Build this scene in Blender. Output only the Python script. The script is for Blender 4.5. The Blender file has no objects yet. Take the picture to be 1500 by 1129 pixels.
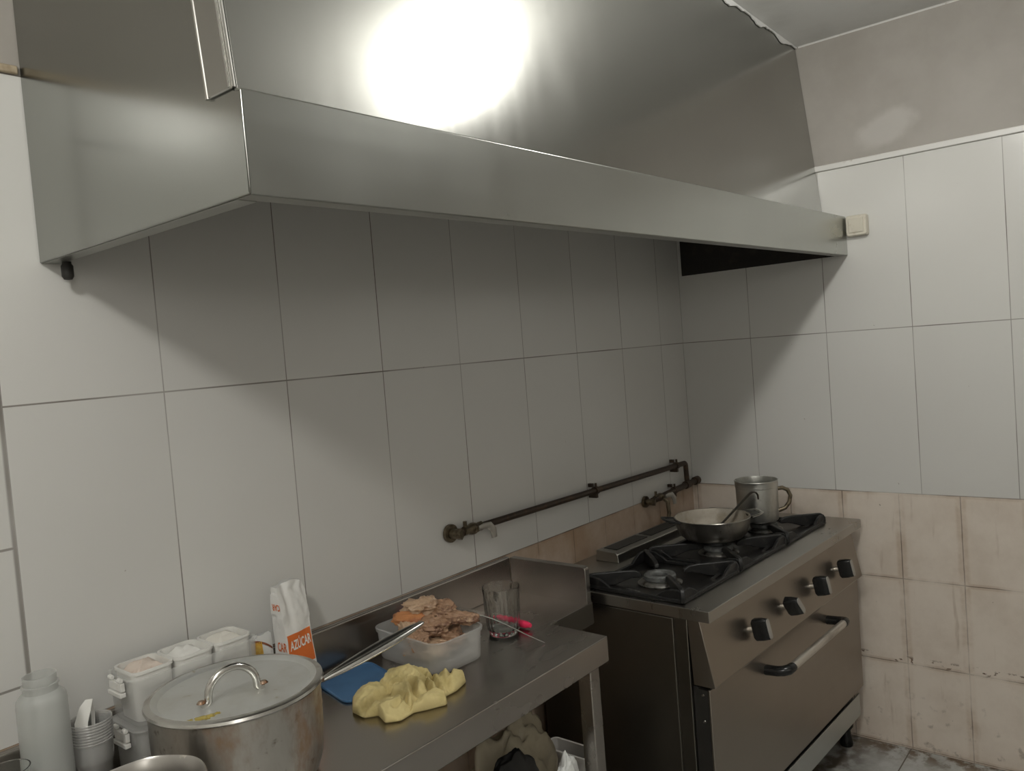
import bpy, bmesh, math, random
from mathutils import Vector, Matrix, noise
from math import sin, cos, pi, radians, sqrt, atan2, exp

random.seed(4)
SC = bpy.context.scene
COL = SC.collection

# ------------------------------------------------------------------ materials
class NT:
    def __init__(s, name):
        s.m = bpy.data.materials.new(name); s.m.use_nodes = True
        s.t = s.m.node_tree; s.n = s.t.nodes; s.n.clear()
        s.out = s.n.new('ShaderNodeOutputMaterial')
        s.b = s.n.new('ShaderNodeBsdfPrincipled')
        s.l(s.b.outputs[0], s.out.inputs[0])
        s._pos = None
    def l(s, a, b): s.t.links.new(a, b)
    def put(s, v, sock):
        if hasattr(v, 'is_linked') or hasattr(v, 'links'): s.l(v, sock)
        elif isinstance(v, (tuple, list)) and len(v) == 3 and sock.type == 'RGBA': sock.default_value = (*v, 1)
        else: sock.default_value = v
    def math(s, op, a, b=0.0, c=None, clamp=False):
        n = s.n.new('ShaderNodeMath'); n.operation = op; n.use_clamp = clamp
        s.put(a, n.inputs[0]); s.put(b, n.inputs[1])
        if c is not None: s.put(c, n.inputs[2])
        return n.outputs[0]
    def pos(s, world=False):
        if world:
            return s.n.new('ShaderNodeNewGeometry').outputs['Position']
        return s.n.new('ShaderNodeTexCoord').outputs['Object']
    def xyz(s, v):
        n = s.n.new('ShaderNodeSeparateXYZ'); s.l(v, n.inputs[0]); return n.outputs
    def comb(s, x, y, z):
        n = s.n.new('ShaderNodeCombineXYZ')
        for i, v in enumerate((x, y, z)): s.put(v, n.inputs[i])
        return n.outputs[0]
    def mapping(s, v, scale):
        n = s.n.new('ShaderNodeMapping'); s.l(v, n.inputs[0]); n.inputs['Scale'].default_value = scale
        return n.outputs[0]
    def noise(s, v, scale, detail=4, rough=.55, out='Fac'):
        n = s.n.new('ShaderNodeTexNoise'); s.l(v, n.inputs['Vector'])
        n.inputs['Scale'].default_value = scale; n.inputs['Detail'].default_value = detail
        n.inputs['Roughness'].default_value = rough
        return n.outputs[out]
    def ramp(s, v, lo, hi, a=0.0, b=1.0):
        n = s.n.new('ShaderNodeMapRange'); n.interpolation_type = 'SMOOTHSTEP'
        s.put(v, n.inputs[0]); n.inputs[1].default_value = lo; n.inputs[2].default_value = hi
        n.inputs[3].default_value = a; n.inputs[4].default_value = b
        return n.outputs[0]
    def mix(s, f, a, b):
        n = s.n.new('ShaderNodeMix'); n.data_type = 'RGBA'
        s.put(f, n.inputs[0]); s.put(a, n.inputs[6]); s.put(b, n.inputs[7])
        return n.outputs[2]
    def bump(s, h, strength=.3, dist=.002):
        n = s.n.new('ShaderNodeBump'); s.put(h, n.inputs['Height'])
        n.inputs['Strength'].default_value = strength; n.inputs['Distance'].default_value = dist
        s.l(n.outputs[0], s.b.inputs['Normal'])
    def line(s, c, off, period, width):
        """1 on grout lines at off + k*period"""
        t = s.math('FRACT', s.math('DIVIDE', s.math('SUBTRACT', c, off), period))
        d = s.math('MULTIPLY', s.math('MINIMUM', t, s.math('SUBTRACT', 1.0, t)), period)
        return s.ramp(d, width * .5, width * 1.0, 1.0, 0.0)
    def cell(s, c, off, period):
        return s.math('FLOOR', s.math('DIVIDE', s.math('SUBTRACT', c, off), period))
    def set(s, **k):
        for kk, v in k.items(): s.put(v, s.b.inputs[kk.replace('_', ' ')])
        return s

def simple(name, col, rough=.5, metal=0.0, stain=None, bump=None, trans=0.0, ior=1.45, spec=None, sss=0.0, coat=0.0, scale=(1, 1, 1)):
    t = NT(name); p = t.mapping(t.pos(), scale)
    c = col
    if stain:
        for (sc, scale_, lo, hi) in (stain if isinstance(stain, list) else [stain]):
            c = t.mix(t.ramp(t.noise(p, scale_, 5, .6), lo, hi), c, sc)
    t.set(Base_Color=c, Roughness=rough, Metallic=metal, IOR=ior)
    if trans: t.set(Transmission_Weight=trans)
    if spec is not None: t.set(Specular_IOR_Level=spec)
    if sss: t.set(Subsurface_Weight=sss); t.b.inputs['Subsurface Radius'].default_value = (.01, .006, .004)
    if coat: t.set(Coat_Weight=coat)
    if bump: t.bump(t.noise(p, bump[0], 4), bump[1], bump[2] if len(bump) > 2 else .002)
    return t.m

def film(name, col, rough, alpha, spec=.5):
    """thin translucent plastic: lets part of the light straight through"""
    t = NT(name); t.set(Base_Color=col, Roughness=rough, Alpha=alpha, Specular_IOR_Level=spec)
    return t.m

def steel(name, col, rough, streak=(1, 1, 1), var=.08, grime=None, aniso=0.0, bumpy=.0):
    """brushed stainless steel: fine streaks and smeared patches change its gloss"""
    t = NT(name); p = t.pos()
    fine = t.noise(t.mapping(p, streak), 26, 2, .5)
    patch = t.noise(p, 1.5, 3, .5)
    smear = t.noise(t.mapping(p, (1.0, 1.0, .35)), 7, 4, .6)
    r = t.math('ADD', rough, t.math('MULTIPLY', t.math('SUBTRACT', fine, .5), var))
    r = t.math('ADD', r, t.math('MULTIPLY', t.math('SUBTRACT', smear, .5), var * 1.8))
    r = t.math('ADD', r, t.math('MULTIPLY', t.math('SUBTRACT', patch, .5), var * 1.6), clamp=True)
    c = t.mix(t.ramp(patch, .2, .8), col, tuple(x * .9 for x in col))
    m = 1.0
    if grime:
        g = t.ramp(t.noise(p, grime[1], 6, .65), grime[2], grime[3])
        c = t.mix(g, c, grime[0]); m = t.math('SUBTRACT', 1.0, t.math('MULTIPLY', g, .8))
    t.set(Base_Color=c, Roughness=r, Metallic=m)
    if aniso: t.set(Anisotropic=aniso)
    if bumpy: t.bump(t.noise(t.mapping(p, (1, 1, 1)), 3.0, 2), bumpy, .01)
    return t.m

WHITE_TILE = (.735, .73, .70)
def tile_white(name, axis, first, split=None):
    """glossy 30 x 60 cm wall tiles with thin dark joints"""
    t = NT(name); p = t.pos(True); xyz = t.xyz(p); h = xyz[axis]; z = xyz[2]
    g = t.math('MAXIMUM', t.line(h, first, .3, .0016), t.line(z, .955, .6014, .0021))
    ci = t.comb(t.cell(h, first, .3), t.cell(z, .955, .6014), 0)
    if split is not None:      # older, smaller tiles left of the seam
        w = t.ramp(h, split - .0005, split + .0005)
        g2 = t.math('MAXIMUM', t.line(z, 1.052, .25, .003), t.line(h, split, 5.0, .009))
        g = t.math('MAXIMUM', t.math('MULTIPLY', g, w), t.math('MULTIPLY', g2, t.math('SUBTRACT', 1.0, w)))
    wn = t.n.new('ShaderNodeTexWhiteNoise'); t.l(ci, wn.inputs['Vector'])
    tint = t.ramp(wn.outputs['Value'], 0, 1, .965, 1.0)
    cl = t.noise(p, 1.6, 2)
    c = t.mix(t.ramp(cl, .2, .8), WHITE_TILE, (.705, .695, .665))
    mul = t.n.new('ShaderNodeVectorMath'); mul.operation = 'SCALE'; t.l(c, mul.inputs[0]); t.l(tint, mul.inputs[3])
    speck = t.ramp(t.noise(p, 55, 2), .77, .80)
    c2 = t.mix(t.math('MULTIPLY', speck, .5), mul.outputs[0], (.25, .2, .15))
    gv = t.ramp(t.noise(p, 2.5, 2), .3, .7, .35, .95)
    c3 = t.mix(t.math('MULTIPLY', g, gv), c2, (.11, .09, .07) if split is None else (.12, .095, .075))
    t.set(Base_Color=c3, Roughness=.19, IOR=1.5)
    t.bump(t.math('SUBTRACT', 1.0, g), .25, .0015)
    return t.m

def tile_beige(name, axis, first, brown):
    """old beige 20 x 31.5 cm tiles, grimy joints, brown stains and specks"""
    t = NT(name); p = t.pos(True); xyz = t.xyz(p); h = xyz[axis]; z = xyz[2]
    wob = t.math('MULTIPLY', t.math('SUBTRACT', t.noise(p, 12, 2), .5), .003)
    hw = t.math('ADD', h, wob); zw = t.math('ADD', z, wob)
    g = t.math('MAXIMUM', t.line(hw, first, .2, .0022), t.line(zw, .005, .3165, .0022))
    soft = t.math('MAXIMUM', t.line(hw, first, .2, .022), t.line(zw, .005, .3165, .012))
    n1 = t.noise(p, 5, 6, .65); n2 = t.noise(p, 22, 5, .6)
    c = t.mix(t.ramp(n1, .35, .7), (.77, .69, .605), (.67, .585, .50))
    c = t.mix(t.math('MULTIPLY', soft, t.ramp(n1, .4, .65, .1, .6)), c, (.50, .385, .285))
    if brown: c = t.mix(t.ramp(n1, .25, .75, .45, .9), c, (.40, .27, .17))  # back wall: greasy brown, with its dark shading also put into the colour
    low = t.ramp(z, .0, .36, 1.0, 0.0)
    c = t.mix(t.math('MULTIPLY', t.math('MULTIPLY', t.ramp(n2, .58, .70), low), .55), c, (.20, .15, .11))
    c = t.mix(t.math('MULTIPLY', t.ramp(t.noise(p, 60, 2), .76, .79), .7), c, (.12, .08, .05))
    streak = t.ramp(t.noise(t.mapping(p, (1, 1, .12)), 26, 4), .62, .75)
    c = t.mix(t.math('MULTIPLY', streak, .35), c, (.30, .19, .11))
    # crumbs of rust along the second joint
    band = t.ramp(t.math('ABSOLUTE', t.math('SUBTRACT', z, .335)), .004, .02, 1.0, 0.0)
    c = t.mix(t.math('MULTIPLY', band, t.ramp(t.noise(t.mapping(p, (1, 1, 2)), 34, 3), .58, .64)), c, (.14, .08, .045))
    gs = t.ramp(t.noise(p, 5, 3), .35, .65, .12, .85)
    c = t.mix(t.math('MULTIPLY', g, gs), c, (.15, .105, .075))
    t.set(Base_Color=c, Roughness=t.ramp(n2, .3, .7, .38, .55), IOR=1.5)
    t.bump(t.math('SUBTRACT', t.math('MULTIPLY', n1, .4), g), .3, .002)
    return t.m

def paint_mat(name):
    t = NT(name); p = t.pos(True); xyz = t.xyz(p)
    n1 = t.noise(p, 2.4, 5, .6)
    c = t.mix(t.ramp(n1, .3, .7), (.43, .405, .37), (.36, .335, .30))
    soot = t.math('MULTIPLY', t.ramp(xyz[2], 2.3, 2.63, 0, .35), t.ramp(n1, .25, .7, .5, 1))
    c = t.mix(soot, c, (.24, .22, .195))
    # a lighter filled-in patch on the right wall
    dy = t.math('DIVIDE', t.math('ADD', xyz[1], .85), .105)
    dz = t.math('DIVIDE', t.math('SUBTRACT', t.math('SUBTRACT', xyz[2], 2.268), t.math('MULTIPLY', t.math('ADD', xyz[1], .85), -.22)), .062)
    d = t.math('SQRT', t.math('ADD', t.math('MULTIPLY', dy, dy), t.math('MULTIPLY', dz, dz)))
    d = t.math('ADD', d, t.math('MULTIPLY', t.math('SUBTRACT', t.noise(p, 18, 3), .5), .6))
    patch = t.math('MULTIPLY', t.ramp(d, .6, 1.2, 1, 0), t.ramp(xyz[0], -.05, -.01))
    c = t.mix(t.math('MULTIPLY', patch, .6), c, (.56, .54, .51))
    t.set(Base_Color=c, Roughness=.7)
    t.bump(t.noise(p, 40, 3), .08, .002)
    return t.m

def floor_mat(name):
    t = NT(name); p = t.pos(True); xyz = t.xyz(p)
    g = t.math('MAXIMUM', t.line(xyz[0], -.0, .4, .003), t.line(xyz[1], -.817, .4, .003))
    n1 = t.noise(p, 9, 6, .65)
    c = t.mix(t.ramp(n1, .35, .7), (.52, .53, .52), (.36, .365, .35))
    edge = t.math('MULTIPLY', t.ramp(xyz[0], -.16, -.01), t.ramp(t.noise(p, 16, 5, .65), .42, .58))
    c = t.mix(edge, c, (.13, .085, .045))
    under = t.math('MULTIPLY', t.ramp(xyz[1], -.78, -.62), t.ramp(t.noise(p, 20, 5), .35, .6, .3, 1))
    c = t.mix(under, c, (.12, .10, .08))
    c = t.mix(g, c, (.10, .08, .06))
    t.set(Base_Color=c, Roughness=.35)
    return t.m

M = {}
M['tile_back'] = tile_white('white_wall_tile_back', 0, -.1906, -2.5906)
M['tile_right'] = tile_white('white_wall_tile_right', 1, 0.0)
M['beige_back'] = tile_beige('beige_tile_back', 0, -.092, True)
M['beige_right'] = tile_beige('beige_tile_right', 1, -.022, False)
M['paint'] = paint_mat('grey_wall_paint')
M['ceiling'] = simple('ceiling_paint', (.80, .80, .785), .8, stain=((.70, .70, .68), 3, .4, .7))
M['floor'] = floor_mat('floor_tile')
M['plain_tile'] = simple('room_wall_tile', (.66, .65, .61), .3)
M['dark_wall'] = simple('far_wall_tile', (.60, .575, .54), .4)
M['white_strip'] = simple('white_plastic_strip', (.78, .77, .74), .35, stain=((.5, .46, .4), 20, .6, .8))
M['old_strip'] = simple('yellowed_strip', (.46, .38, .27), .5, stain=((.34, .27, .18), 20, .45, .65))
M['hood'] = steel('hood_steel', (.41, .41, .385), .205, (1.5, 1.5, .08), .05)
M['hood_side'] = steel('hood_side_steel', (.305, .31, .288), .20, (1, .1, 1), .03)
M['hood_skirt'] = steel('hood_skirt_steel', (.46, .47, .44), .30, (.08, 1, 1), .06)
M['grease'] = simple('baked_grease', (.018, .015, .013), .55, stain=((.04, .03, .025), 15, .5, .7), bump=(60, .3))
M['table'] = steel('table_steel', (.40, .372, .345), .26, (.06, 1, 1), .05)
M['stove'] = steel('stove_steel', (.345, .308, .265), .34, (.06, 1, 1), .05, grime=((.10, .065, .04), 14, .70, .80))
M['stove_top'] = steel('stove_top_steel', (.42, .405, .375), .30, (.06, 1, 1), .06, grime=((.05, .04, .03), 9, .66, .80))
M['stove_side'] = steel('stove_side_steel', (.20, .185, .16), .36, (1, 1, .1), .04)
M['plinth'] = steel('plinth_steel', (.58, .60, .58), .42, (.1, 1, 1), .1, grime=((.07, .06, .05), 9, .66, .72))
M['black_iron'] = simple('black_cast_iron', (.012, .012, .012), .42, stain=((.03, .027, .025), 40, .5, .7), bump=(90, .25))
M['black_enamel'] = simple('black_enamel', (.010, .0095, .009), .30, stain=((.04, .03, .02), 25, .55, .75))
M['black_plastic'] = simple('black_plastic', (.012, .012, .012), .25)
M['dark_sheet'] = simple('dark_sheet', (.025, .023, .02), .5)
M['burner_alu'] = simple('burner_aluminium', (.40, .39, .36), .45, 1.0, stain=((.06, .05, .04), 30, .45, .65))
M['cap'] = simple('burner_cap_grey', (.16, .165, .16), .5, .5, stain=((.05, .05, .05), 40, .5, .7))
M['knob_face'] = simple('knob_face_grey', (.42, .41, .39), .35, .6)
M['alu_bar'] = simple('brushed_aluminium', (.62, .59, .54), .42, .9, stain=((.4, .37, .33), 30, .45, .7), scale=(.2, 1, 1))
M['pot_alu'] = None
def pot_mat(name, base, burn, amount):
    t = NT(name); p = t.pos(); z = t.xyz(p)[2]
    n1 = t.noise(t.mapping(p, (1, 1, .5)), 9, 6, .65); n2 = t.noise(p, 30, 5, .6)
    c = t.mix(t.ramp(n1, .35, .7), base, tuple(x * .78 for x in base))
    b = t.math('MULTIPLY', t.ramp(n1, .47, .66), amount)
    c = t.mix(b, c, burn)
    c = t.mix(t.math('MULTIPLY', t.ramp(n2, .6, .72), amount * .8), c, tuple(x * .5 for x in burn))
    t.set(Base_Color=c, Metallic=t.math('SUBTRACT', 1.0, t.math('MULTIPLY', b, .7)), Roughness=t.ramp(n1, .3, .7, .28, .46))
    return t.m
M['pot_alu'] = pot_mat('worn_aluminium_pot', (.60, .575, .53), (.26, .15, .07), .85)
M['lid_alu'] = simple('lid_aluminium', (.66, .67, .65), .40, .7, stain=[((.58, .58, .54), 8, .4, .7), ((.45, .42, .34), 35, .62, .75)])
M['pan_alu'] = pot_mat('pan_aluminium', (.36, .34, .31), (.05, .035, .028), .95)
M['pan_inside'] = simple('dull_pan_lining', (.38, .345, .29), .6, .35, stain=((.27, .235, .18), 20, .4, .7))
M['mug_alu'] = pot_mat('mug_aluminium', (.60, .60, .57), (.32, .28, .2), .35)
M['polished'] = simple('polished_steel', (.66, .645, .61), .18, 1.0)
M['handle_steel'] = simple('satin_handle_steel', (.62, .61, .58), .24, 1.0, stain=((.45, .42, .38), 20, .5, .7))
M['rust_bracket'] = simple('rusty_bracket', (.36, .27, .20), .45, .8, stain=((.16, .08, .04), 60, .45, .6))
M['stain_yellow'] = simple('oily_yellow_residue', (.36, .28, .06), .25)
M['pipe'] = simple('brown_gas_pipe', (.055, .038, .027), .45, .3, stain=((.10, .06, .035), 30, .5, .7), bump=(80, .2))
M['brass'] = simple('tarnished_brass', (.20, .165, .115), .4, .85, stain=((.10, .08, .055), 50, .45, .65))
M['valve_lever'] = simple('dull_zinc_lever', (.42, .40, .36), .4, .7)
M['cream_plastic'] = simple('cream_plastic', (.70, .66, .56), .3, stain=((.55, .48, .37), 30, .55, .75))
M['clear_plastic'] = film('clear_plastic', (.80, .80, .77), .18, .28)
M['cup_plastic'] = film('cup_plastic', (.66, .66, .64), .14, .26, .8)
M['cup_rim'] = film('cup_rim_plastic', (.80, .79, .76), .2, .32)
M['frosted_plastic'] = film('frosted_plastic', (.72, .715, .69), .34, .33)
M['milky_plastic'] = film('milky_plastic', (.63, .645, .62), .35, .38)
M['white_plastic'] = simple('white_plastic', (.80, .79, .75), .4, stain=((.66, .6, .52), 14, .55, .75))
M['powder'] = simple('pinkish_powder', (.72, .62, .54), .85, stain=((.56, .42, .33), 40, .5, .7), bump=(90, .4))
M['salt'] = simple('white_salt', (.82, .81, .77), .85, bump=(110, .3))
M['flour'] = simple('cream_flour', (.80, .77, .70), .85, bump=(90, .3))
M['glass'] = simple('drinking_glass', (.96, .98, .97), .03, trans=1.0, ior=1.45)
M['paper'] = simple('white_paper_bag', (.83, .82, .79), .6, bump=(25, .3))
M['orange'] = simple('orange_print', (.72, .17, .035), .5)
M['print_white'] = simple('white_print', (.85, .82, .76), .5)
M['yellow_pack'] = simple('yellow_orange_packet', (.66, .36, .05), .4, stain=((.72, .5, .12), 30, .5, .6))
M['brown_print'] = simple('brown_print', (.22, .07, .03), .5)
M['blue_print'] = simple('blue_print', (.10, .22, .42), .5)
M['cloth'] = simple('yellow_cloth', (.66, .55, .26), .85, stain=((.54, .44, .19), 22, .45, .7), bump=(420, .35))
M['blue_mat'] = simple('blue_plastic', (.06, .15, .29), .35, stain=((.045, .12, .24), 18, .4, .7))
M['pink'] = simple('pink_plastic', (.80, .035, .11), .3)
M['meat'] = simple('cooked_meat', (.36, .22, .135), .42, stain=[((.15, .07, .04), 26, .48, .66), ((.50, .34, .22), 45, .55, .68)], bump=(70, .8, .004), spec=.5)
M['meat_pale'] = simple('pale_cooked_meat', (.50, .345, .225), .4, stain=[((.27, .15, .085), 30, .5, .66), ((.60, .46, .33), 60, .56, .66)], bump=(80, .8, .004))
M['skin'] = simple('brown_pork_rind', (.50, .22, .09), .32, stain=((.36, .13, .05), 30, .45, .65), bump=(60, .4))
M['khaki_bag'] = simple('khaki_plastic_bag', (.42, .37, .27), .45, bump=(14, .5, .01))
M['white_bag'] = simple('white_plastic_bag', (.74, .75, .73), .4, bump=(16, .5, .008))
M['black_bag'] = simple('black_plastic_bag', (.008, .008, .008), .5)
M['grey_tray'] = simple('pale_grey_plastic', (.62, .60, .57), .45)
M['residue'] = simple('bowl_with_white_residue', (.50, .48, .45), .34, .9, stain=((.72, .69, .62), 24, .55, .62))
M['lamp_body'] = simple('lamp_body', (.7, .7, .7), .5)

# ------------------------------------------------------------------ geometry helpers
class B:
    def __init__(s): s.v = []; s.f = []; s.mi = []; s.cur = 0
    def add(s, vs, fs):
        o = len(s.v); s.v += [tuple(v) for v in vs]; s.f += [tuple(i + o for i in f) for f in fs]; s.mi += [s.cur] * len(fs)
        return s
    def box(s, x0, x1, y0, y1, z0, z1):
        v = [(x, y, z) for z in (z0, z1) for y in (y0, y1) for x in (x0, x1)]
        return s.add(v, [(0, 2, 3, 1), (4, 5, 7, 6), (0, 1, 5, 4), (2, 6, 7, 3), (0, 4, 6, 2), (1, 3, 7, 5)])
    def prism(s, poly, axis, a, b):
        """polygon in the two other axes, extruded along axis from a to b"""
        n = len(poly)
        def P(q, t):
            c = list(q); c.insert(axis, t); return tuple(c)
        v = [P(q, a) for q in poly] + [P(q, b) for q in poly]
        f = [tuple(range(n))[::-1], tuple(range(n, 2 * n))] + [(i, (i + 1) % n, n + (i + 1) % n, n + i) for i in range(n)]
        return s.add(v, f)
    def lathe(s, prof, seg=48, c=(0, 0, 0), a0=0, wob=None):
        n = len(prof); v = []
        for k in range(seg):
            a = 2 * pi * k / seg
            for (r, z) in prof:
                rr = r if wob is None else r + wob(a, z)
                v.append((c[0] + rr * cos(a), c[1] + rr * sin(a), c[2] + z))
        f = [(k * n + i, ((k + 1) % seg) * n + i, ((k + 1) % seg) * n + i + 1, k * n + i + 1) for k in range(seg) for i in range(n - 1)]
        s.add(v, f)
        return s
    def tube(s, pts, r, seg=12, cap=True, flat=1.0, up=None):
        """round (or flattened) tube along a polyline; r may be a list"""
        pts = [Vector(p) for p in pts]; n = len(pts); rs = r if isinstance(r, (list, tuple)) else [r] * n
        v = []; prev = None
        for i, p in enumerate(pts):
            t = (pts[min(i + 1, n - 1)] - pts[max(i - 1, 0)]).normalized()
            if prev is None:
                u = Vector(up) if up else (Vector((0, 0, 1)) if abs(t.z) < .9 else Vector((1, 0, 0)))
            else: u = prev
            u = (u - t * u.dot(t)).normalized(); w = t.cross(u); prev = u
            for k in range(seg):
                a = 2 * pi * k / seg
                v.append(p + (u * cos(a) * flat + w * sin(a)) * rs[i])
        f = [(i * seg + k, i * seg + (k + 1) % seg, (i + 1) * seg + (k + 1) % seg, (i + 1) * seg + k) for i in range(n - 1) for k in range(seg)]
        if cap: f += [tuple(range(seg))[::-1], tuple((n - 1) * seg + k for k in range(seg))]
        return s.add(v, f)
    def loft(s, rings, close=True):
        n = len(rings[0]); v = [p for r in rings for p in r]
        f = [(i * n + k, i * n + (k + 1) % n, (i + 1) * n + (k + 1) % n, (i + 1) * n + k) for i in range(len(rings) - 1) for k in range(n)]
        if close: f += [tuple(range(n))[::-1], tuple((len(rings) - 1) * n + k for k in range(n))]
        return s.add(v, f)
    def make(s, name, mat, parent=None, bevel=0, seg=2, angle=35, loc=None, rot=None, sub=0, solid=0):
        me = bpy.data.meshes.new(name); me.from_pydata([tuple(v) for v in s.v], [], s.f)
        bm = bmesh.new(); bm.from_mesh(me); bmesh.ops.recalc_face_normals(bm, faces=bm.faces)
        bm.to_mesh(me); bm.free()
        mats = mat if isinstance(mat, (list, tuple)) else [mat]
        for m_ in mats: me.materials.append(m_)
        for i, p in enumerate(me.polygons):
            p.use_smooth = True
            if len(mats) > 1: p.material_index = s.mi[i]
        me.set_sharp_from_angle(angle=radians(angle))
        o = bpy.data.objects.new(name, me); COL.objects.link(o)
        if parent is not None: o.parent = parent
        if loc is not None: o.location = loc
        if rot is not None: o.rotation_euler = rot
        if solid:
            m = o.modifiers.new('thickness', 'SOLIDIFY'); m.thickness = solid; m.offset = 0
        if bevel:
            m = o.modifiers.new('edge', 'BEVEL'); m.width = bevel; m.segments = seg; m.limit_method = 'ANGLE'; m.angle_limit = radians(30)
        if sub:
            m = o.modifiers.new('smooth', 'SUBSURF'); m.levels = sub; m.render_levels = sub
        return o

def empty(name, loc, rz=0, rot=None):
    o = bpy.data.objects.new(name, None); COL.objects.link(o); o.location = loc
    o.rotation_euler = rot if rot else (0, 0, rz); o.empty_display_size = .05
    return o
def tag(o, label=None, cat=None, group=None, kind=None):
    if label: o['label'] = label
    if cat: o['category'] = cat
    if group: o['group'] = group
    if kind: o['kind'] = kind
    return o
def struct(o): o['kind'] = 'structure'; return o
def rrect(hx, hy, r, z, n=6, c=(0, 0)):
    """rounded rectangle ring"""
    r = min(r, hx * .999, hy * .999); out = []
    for q, (sx, sy) in enumerate(((1, 1), (-1, 1), (-1, -1), (1, -1))):
        for k in range(n + 1):
            a = q * pi / 2 + (pi / 2) * k / n
            out.append((c[0] + sx * (hx - r) + r * cos(a), c[1] + sy * (hy - r) + r * sin(a), z))
    return out
def arc(c, r, a0, a1, n, ax):
    """points on an arc, ax = (unit vector 0 deg, unit vector 90 deg)"""
    u, w = Vector(ax[0]), Vector(ax[1])
    return [Vector(c) + (u * cos(a0 + (a1 - a0) * i / n) + w * sin(a0 + (a1 - a0) * i / n)) * r for i in range(n + 1)]
def fbm(p, o=4):
    return noise.fractal(Vector(p), 1.0, 2.0, o)
def ridge(p, o=3):
    s = 0; a = 1; q = Vector(p)
    for _ in range(o):
        s += a * (1 - abs(noise.noise(q)) * 2); q = q * 2.1 + Vector((3.1, 1.7, 9.2)); a *= .5
    return s / 1.75

# ------------------------------------------------------------------ room
CEIL = 2.634
LEFT, FRONT = -5.2, -3.5
TT = 2.158          # top of the white tiles

w = B()
w.cur = 0; w.add([(LEFT, 0, .955), (0, 0, .955), (0, 0, TT), (LEFT, 0, TT)], [(0, 1, 2, 3)])
w.cur = 1; w.add([(LEFT, 0, 0), (0, 0, 0), (0, 0, .955), (LEFT, 0, .955)], [(0, 1, 2, 3)])
w.cur = 2; w.add([(LEFT, 0, TT), (0, 0, TT), (0, 0, CEIL), (LEFT, 0, CEIL)], [(0, 1, 2, 3)])
w.cur = 2; w.add([(LEFT, .1, 0), (.1, .1, 0), (.1, .1, CEIL), (LEFT, .1, CEIL)], [(0, 1, 2, 3)])
struct(w.make('wall_back', [M['tile_back'], M['beige_back'], M['paint']]))
w = B()
w.cur = 0; w.add([(0, 0, .955), (0, FRONT, .955), (0, FRONT, TT), (0, 0, TT)], [(0, 1, 2, 3)])
w.cur = 1; w.add([(0, 0, 0), (0, FRONT, 0), (0, FRONT, .955), (0, 0, .955)], [(0, 1, 2, 3)])
w.cur = 2; w.add([(0, 0, TT), (0, FRONT, TT), (0, FRONT, CEIL), (0, 0, CEIL)], [(0, 1, 2, 3)])
w.cur = 2; w.add([(.1, .1, 0), (.1, FRONT, 0), (.1, FRONT, CEIL), (.1, .1, CEIL)], [(0, 1, 2, 3)])
struct(w.make('wall_right', [M['tile_right'], M['beige_right'], M['paint']]))
w = B()
w.cur = 0; w.box(LEFT - .1, LEFT, FRONT, 0, 0, TT)
w.cur = 1; w.box(LEFT - .1, LEFT, FRONT, 0, TT, CEIL)
struct(w.make('wall_left', [M['plain_tile'], M['paint']]))
w = B()
w.cur = 0; w.box(LEFT, 0, FRONT - .1, FRONT, 0, TT)
w.cur = 1; w.box(LEFT, 0, FRONT - .1, FRONT, TT, CEIL)
struct(w.make('wall_front', [M['dark_wall'], M['paint']]))
struct(B().box(LEFT, 0, FRONT, 0, -.08, 0).make('floor', M['floor']))
struct(B().box(LEFT, 0, FRONT, 0, CEIL, CEIL + .08).make('ceiling', M['ceiling']))
struct(B().box(-.008, 0, FRONT, -.004, TT, TT + .021).make('trim_1', M['white_strip'], bevel=.003))
struct(B().box(LEFT, -2.508, -.008, 0, TT, TT + .016).make('trim_2', M['old_strip'], bevel=.003))
struct(B().prism([(0, CEIL), (0, CEIL - .005), (-.005, CEIL)], 1, FRONT, -.56).make('trim_3', M['white_strip']))

# ------------------------------------------------------------------ extractor hood
XL = -2.504
hood = tag(empty('extractor_hood', (XL, 0, 1.815)), 'large stainless steel extractor hood hanging from the ceiling over table and cooker', 'extractor hood')
def hb(): return B()
H0 = Vector((XL, 0, 1.815))
def shift(b): b.v = [(v[0] - H0.x, v[1] - H0.y, v[2] - H0.z) for v in b.v]; return b
def slab(quad, d):
    """thin plate from a polygon, thickened by vector d"""
    n = len(quad); q2 = [tuple(Vector(p) + Vector(d)) for p in quad]
    b = B(); b.add(list(quad) + q2, [tuple(range(n)), tuple(range(n, 2 * n))[::-1]] + [(i, (i + 1) % n, n + (i + 1) % n, n + i) for i in range(n)])
    return b
XR = -.003
# front skirt with a small return along its top, and the inward flange along its bottom
sk = slab([(XL, -.695, 1.817), (XR, -.695, 1.836), (XR, -.695, 1.977), (XL, -.695, 1.954)], (0, .004, 0))
shift(sk).make('front_skirt', M['hood_skirt'], hood, bevel=.0018)
fl = B()
fl.add([(XL + .004, -.691, 1.817), (XR, -.691, 1.836), (XR, -.658, 1.836), (XL + .004, -.658, 1.817),
        (XL + .004, -.691, 1.820), (XR, -.691, 1.839), (XR, -.658, 1.839), (XL + .004, -.658, 1.820)],
       [(0, 3, 2, 1), (4, 5, 6, 7), (0, 1, 5, 4), (1, 2, 6, 5), (2, 3, 7, 6), (3, 0, 4, 7)])
fl.add([(XL + .004, -.658, 1.816), (XL + .034, -.658, 1.816), (XL + .034, -.003, 1.8145), (XL + .004, -.003, 1.8145),
        (XL + .004, -.658, 1.819), (XL + .034, -.658, 1.819), (XL + .034, -.003, 1.8175), (XL + .004, -.003, 1.8175)],
       [(0, 3, 2, 1), (4, 5, 6, 7), (0, 1, 5, 4), (1, 2, 6, 5), (2, 3, 7, 6), (3, 0, 4, 7)])
shift(fl).make('bottom_flange', M['hood_skirt'], hood)
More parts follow.
